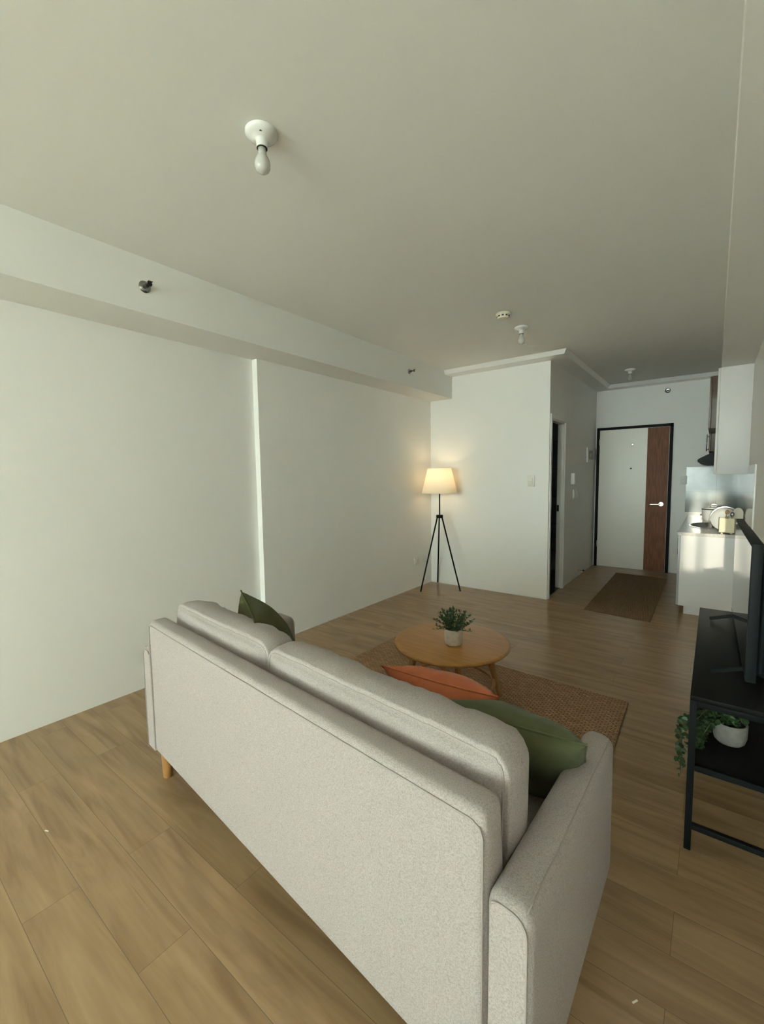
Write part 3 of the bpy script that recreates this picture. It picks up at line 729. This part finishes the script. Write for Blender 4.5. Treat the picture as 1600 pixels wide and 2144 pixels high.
# rice cooker
rc = empty('slow_cooker', V((.01, 6.72, .8325)), 'white slow cooker with a glass-knob lid on the counter behind the sink', 'cooker')
bm = bmesh.new(); rr = []
for z, s in ((0, .86), (.008, .92), (.07, 1.0), (.128, 1.0), (.133, .97)):
    rr.append([bm.verts.new((.118*s*math.copysign(abs(math.cos(t))**.72, math.cos(t)), .105*s*math.copysign(abs(math.sin(t))**.72, math.sin(t)), z)) for t in [2*PI*i/48 for i in range(48)]])
for A, B in zip(rr, rr[1:]):
    for i in range(48): bm.faces.new((A[i], A[(i+1) % 48], B[(i+1) % 48], B[i]))
bm.faces.new(rr[0]); bm.faces.new(rr[-1]); finish('body', bm, m_enamel, rc, 'auto')
bm = bmesh.new(); lathe(bm, [(.122, .131), (.124, .136), (.122, .141), (.10, .146)], 48); finish('rim', bm, m_hood, rc, 'auto', label='dark grey rim')
bm = bmesh.new(); lathe(bm, [(.112, .143), (.09, .158), (.045, .166), (0, .168)], 40); lidc = finish('lid', bm, m_enamel, rc, True)
bm = bmesh.new(); tube(bm, [(-.035, 0, .162), (-.032, 0, .185), (-.015, 0, .195), (.015, 0, .195), (.032, 0, .185), (.035, 0, .162)], .006, 8); finish('lid_handle', bm, m_chrome, lidc, True)
bm = bmesh.new(); box(bm, -.03, -.004, -.108, -.104, .106, .112); box(bm, .006, .032, -.108, -.104, .106, .112); finish('vent_slot', bm, m_knob, rc)
bm = bmesh.new(); lathe(bm, [(.009, 0), (.009, -.012)], 16, (.028, -.103, .06), 'Y'); finish('control_knob', bm, m_knob, rc)
bm = bmesh.new(); box(bm, -.135, -.112, -.03, .03, .055, .075, .005); finish('side_handle', bm, m_knob, rc)
# utensil caddy with things in it
uc = empty('utensil_caddy', V((.112, 5.31, .8325)), 'cream plastic utensil caddy at the front of the counter', 'caddy')
bm = bmesh.new(); hx, hy, hz = .062, .045, .150
for (a0, a1, b0, b1, c0, c1) in ((-hx, hx, -hy, -hy+.004, .012, hz), (-hx, hx, hy-.004, hy, .012, hz), (-hx, -hx+.004, -hy, hy, .012, hz), (hx-.004, hx, -hy, hy, .012, hz), (-hx, hx, -hy, hy, .012, .016)):
    box(bm, a0, a1, b0, b1, c0, c1)
finish('tray', bm, m_cream, uc)
for sx_ in (-.035, .035):
    bm = bmesh.new(); box(bm, sx_-.008, sx_+.008, -.03, .03, 0, .013); finish('foot', bm, m_cream, uc)
UB = V((.112, 5.31, .8505))
def utensil(name, p, q, m, label, cat, head):
    bm = bmesh.new(); p, q = V(p), V(q); tube(bm, [p, q], .0035, 8); d = (q-p).normalized()
    s = d.cross(V((0, 1, 0))).normalized(); n0 = s.cross(d)
    if head == 'spoon':
        for i in range(1):
            pts = [q+d*(.024+.024*math.cos(t))+s*.016*math.sin(t) for t in [2*PI*i/18 for i in range(18)]]
            c0 = bm.verts.new(q+d*.024+n0*.006); vs = [bm.verts.new(x) for x in pts]
            for i in range(18): bm.faces.new((vs[i], vs[(i+1) % 18], c0))
            c1 = bm.verts.new(q+d*.024+n0*.008)
            for i in range(18): bm.faces.new((vs[(i+1) % 18], vs[i], c1))
    else:
        for k in (-1, 0, 1): tube(bm, [q, q+d*.012+s*.009*k, q+d*.05+s*.009*k], .0018, 6)
    o = finish(name, bm, m, None, True); tag(o, label, cat)
utensil('wooden_spoon', (.085, 5.31, .852), (.108, 5.33, 1.015), m_wood2, 'wooden spoon standing in the cream utensil caddy', 'spoon', 'spoon')
utensil('metal_fork', (.115, 5.30, .852), (.118, 5.31, .998), m_chrome, 'steel fork standing in the cream utensil caddy', 'fork', 'fork')
utensil('metal_spoon', (.135, 5.32, .852), (.148, 5.32, .995), m_chrome, 'steel spoon standing in the cream utensil caddy', 'spoon', 'spoon')
# cutting board, plate and rack
bm = bmesh.new(); pts = [(-.038, 0), (.038, 0), (.038, .20)]+[(.038*math.cos(PI*i/12), .20+.045*math.sin(PI*i/12)) for i in range(1, 12)]+[(-.038, .20)]
A = [bm.verts.new((x, -.006, z)) for x, z in pts]; B = [bm.verts.new((x, .006, z)) for x, z in pts]
for i in range(len(pts)): bm.faces.new((A[i], A[(i+1) % len(pts)], B[(i+1) % len(pts)], B[i]))
bm.faces.new(A); bm.faces.new(B[::-1]); bmesh.ops.bevel(bm, geom=bm.edges[:], offset=.002, segments=1, affect='EDGES')
o = finish('cutting_board', bm, m_board, None, loc=(.196, 5.385, .8335)); o.rotation_euler = (math.radians(-4), 0, math.radians(0)); tag(o, 'cream cutting board standing upright beside the utensil caddy', 'cutting board')
dr = empty('dish_rack', V((.10, 5.50, .8325)), 'chrome wire dish rack arching over the counter by the sink', 'dish rack')
for y in (-.05, .06):
    bm = bmesh.new(); pts = [(-.125, y, .004)]+[V((.0, y, .11))+V((-.125*math.cos(t), 0, .135*math.sin(t))) for t in [PI*i/28 for i in range(29)]]+[(.125, y, .004)]
    tube(bm, pts, .0042, 8); finish('arch_wire', bm, m_chrome, dr, True)
bm = bmesh.new()
for x in (-.125, -.06, 0, .06, .125): tube(bm, [(x, -.06, .006), (x, .07, .006)], .003, 6)
finish('base_wire', bm, m_chrome, dr, True)
bm = bmesh.new(); lathe(bm, [(0, 0), (.06, .001), (.075, .010), (.112, .018), (.113, .021), (.074, .014), (0, .004)], 48, (0, 0, 0), 'Y')
o = finish('dinner_plate', bm, m_porc, None, True, loc=(.098, 5.495, .9535)); o.rotation_euler = (math.radians(-6), 0, 0); tag(o, 'white dinner plate standing upright in the chrome dish rack', 'plate')
fc = empty('tap', V((.236, 5.66, .96)), 'chrome wall tap with round handle beside the sink', 'tap')
bm = bmesh.new(); tube(bm, smooth_path([(.005, 0, 0), (-.03, 0, .0), (-.05, 0, .03), (-.10, 0, .045), (-.15, 0, .02), (-.155, 0, -.02)]), .008, 10); finish('spout', bm, m_chrome, fc, True)
bm = bmesh.new(); lathe(bm, [(.0, -.045), (.016, -.045), (.022, -.035), (.02, -.02), (.012, -.012), (.012, .004)], 20, (0, -.05, .0), 'X'); finish('handle', bm, m_chrome, fc, True)

# ------------------------------------------------------------------ ceiling lamp holders
def bulb_lamp(loc, s, label, rz=0):
    o = empty('ceiling_lamp', loc, label, 'ceiling lamp', rz=rz)
    bm = bmesh.new(); lathe(bm, [(0, 0), (.058, 0), (.061, -.003), (.061, -.009), (.056, -.016), (.042, -.022), (.026, -.028), (.0225, -.034), (.021, -.050), (.0205, -.058), (0, -.058)], 48); finish('base', bm, m_porc, o, 'auto', label='white porcelain base')
    bm = bmesh.new(); lathe(bm, [(.0200, -.057), (.0200, -.0605), (.016, -.0605)], 28); finish('socket_gap', bm, m_dark, o)
    bm = bmesh.new(); lathe(bm, [(.0055, -.0195), (.0055, -.0235)], 14, (.027, -.025, 0)); finish('screw_hole', bm, m_dark, o)
    bm = bmesh.new(); lathe(bm, [(.0155, -.058), (.0160, -.078), (.0175, -.084), (.0235, -.094), (.0285, -.106), (.0300, -.118), (.0285, -.130), (.023, -.140), (.013, -.147), (0, -.149)], 32); finish('bulb', bm, m_bulb, o, True)
    o.scale = (s, s, s); return o
b1 = bulb_lamp(V((-1.39, 1.108, ZC)), .98, 'bare-bulb porcelain ceiling lamp nearest the camera')
for loc, s, lab in ((V((-1.39, 3.855, ZC)), .95, 'bare-bulb porcelain ceiling lamp beside the smoke detector'), (V((-.88, 6.247, ZC)), .95, 'bare-bulb porcelain ceiling lamp in the hall before the entry door')):
    o = copy_tree(b1); o.location = loc; o['label'] = lab
sd = empty('smoke_detector', V((-1.39, 3.44, ZC)), 'round ivory smoke detector on the ceiling', 'smoke detector')
bm = bmesh.new(); lathe(bm, [(0, 0), (.054, 0), (.056, -.006), (.056, -.014), (.050, -.018), (.046, -.034), (.040, -.042), (0, -.044)], 40); finish('case', bm, m_ivory, sd, 'auto')
bm = bmesh.new()
for k in range(10):
    a = 2*PI*k/10; c0 = V((math.cos(a)*.0475, math.sin(a)*.0475, -.026)); tnew = bmesh.new(); box(tnew, -.002, .002, -.008, .008, -.005, .005)
    bmesh.ops.rotate(tnew, verts=tnew.verts, matrix=Matrix.Rotation(a, 3, 'Z')); bmesh.ops.translate(tnew, verts=tnew.verts, vec=c0); merge(bm, tnew)
finish('vent_slots', bm, m_dark, sd)

# ------------------------------------------------------------------ sprinklers
def sprinkler(loc, label, rz, disc=.034):
    o = empty('fire_sprinkler', loc, label, 'sprinkler', rz=rz)
    bm = bmesh.new(); lathe(bm, [(disc, .0), (disc, .003), (disc*.8, .010), (disc*.45, .013), (.010, .013)], 32, axis='X'); finish('escutcheon', bm, m_steel, o, 'auto')
    bm = bmesh.new(); lathe(bm, [(.010, .012), (.012, .030), (.008, .034)], 16, axis='X')
    for s in (-1, 1): tube(bm, [(.032, .009*s, 0), (.045, .012*s, 0), (.060, .003*s, 0)], .0028, 6)
    finish('head', bm, m_knob, o, 'auto')
    bm = bmesh.new(); lathe(bm, [(.004, .058), (.004, .062), (.014, .063), (.014, .065)], 14, axis='X'); box(bm, .058, .078, -.012, .012, .010, .0125); finish('deflector', bm, m_knob, o)
    return o
sprinkler(V((-2.68, 1.254, 2.545)), 'metal fire sprinkler on the left beam nearest the camera', 0)
sprinkler(V((-2.68, 4.02, 2.560)), 'metal fire sprinkler on the left beam above the floor lamp', 0, .028)
o = empty('fire_sprinkler', V((-.562, YB, 2.568)), 'recessed fire sprinkler on the wall above the entry door', 'sprinkler')
bm = bmesh.new(); lathe(bm, [(.034, 0), (.034, -.012), (.028, -.014), (.024, -.006), (.0, -.004)], 28, axis='Y'); finish('cup', bm, m_steel, o, 'auto')
bm = bmesh.new(); lathe(bm, [(.014, -.004), (.012, -.024), (0, -.026)], 16, axis='Y'); finish('head', bm, m_knob, o, 'auto')

# ------------------------------------------------------------------ switches, outlets, wall boxes
def plate(name, loc, rz, w_, h_, rock, label, cat, d=.009, m=None, extra=None):
    o = empty(name, loc, label, cat, rz=rz)       # local: x across, -y out of the wall
    Box('cover', -w_/2, w_/2, -d, .0, -h_/2, h_/2, m or m_plastic, o, .002)
    for (a, b, ww, hh_) in rock:
        Box('rocker' if cat == 'switch' else 'socket', a-ww/2, a+ww/2, -d-.004, -d+.001, b-hh_/2, b+hh_/2, (m or m_plastic) if not extra else extra, o, .001)
    return o
plate('light_switch', V((-1.665, YP, 1.352)), 0, .082, .124, [(0, .018, .04, .03), (0, -.020, .04, .03)], 'ivory light switch on the partition wall right of the lamp', 'switch')
plate('wall_outlet', V((XL2, 4.622, .340)), PI/2, .125, .088, [(0, 0, .065, .045)], 'blank wall outlet left of the pair behind the floor lamp', 'outlet')
plate('wall_outlet', V((XL2, 4.795, .334)), PI/2, .125, .088, [(0, 0, .065, .045)], 'blank wall outlet closer to the corner behind the floor lamp', 'outlet')
plate('light_switch', V((-.338, YB, 1.32)), 0, .078, .115, [(0, .018, .028, .030), (0, -.020, .028, .030)], 'ivory outlet switch between the entry door and the kitchen tiles', 'switch', .018, m_white)
ip = empty('intercom', V((XH, 6.02, 1.365)), 'white intercom handset on the hall wall above two switches', 'intercom', rz=PI/2)
Box('base', -.09, .10, -.016, 0, -.07, .07, m_white, ip, .004)
Box('handset', -.085, -.025, -.045, -.012, -.072, .072, m_white, ip, .008)
Box('grille', .045, .062, -.0175, -.0155, -.015, .022, m_hood, ip)
for y, lab in ((6.075, 'white switch below the intercom, the one nearer the bathroom door'), (6.215, 'white switch below the intercom, the one nearer the entry door')):
    plate('light_switch', V((XH, y, 1.160)), PI/2, .085, .118, [(0, 0, .045, .07)], lab, 'switch', .016, m_white)
bb = empty('breaker_box', V((XH, 6.90, 1.695)), 'small surface box with dark cover on the hall wall near the entry door', 'box', rz=PI/2)
Box('base', -.16, .16, -.02, 0, -.105, .105, m_white, bb, .003)
Box('cover', -.06, .13, -.055, -.02, -.06, .06, mat('smoked_cover', (.16, .13, .10), .3), bb, .006)
dsx = empty('door_stop', V((XH, 6.42, .085)), 'small metal door stop low on the hall wall', 'door stop')
bm = bmesh.new(); lathe(bm, [(.016, 0), (.016, .004), (.005, .006), (.005, .065)], 16, axis='X'); finish('rod', bm, m_chrome, dsx, 'auto')
bm = bmesh.new(); lathe(bm, [(.010, .062), (.010, .078), (.006, .082)], 16, axis='X'); finish('tip', bm, m_knob, dsx, 'auto')
for p, a, lab in (((-.116, 1.247), 1.0, 'tiny white paper scrap on the floor right of the sofa'), ((-2.113, .475), .4, 'tiny white paper scrap on the floor at the left')):
    bm = bmesh.new(); box(bm, -.009, .009, -.0022, .0022, 0, .0015, .0004, 1); o = finish('paper_scrap', bm, m_scrap, None, loc=(p[0], p[1], .0003)); o.rotation_euler = (0, 0, a); tag(o, lab, 'scrap')
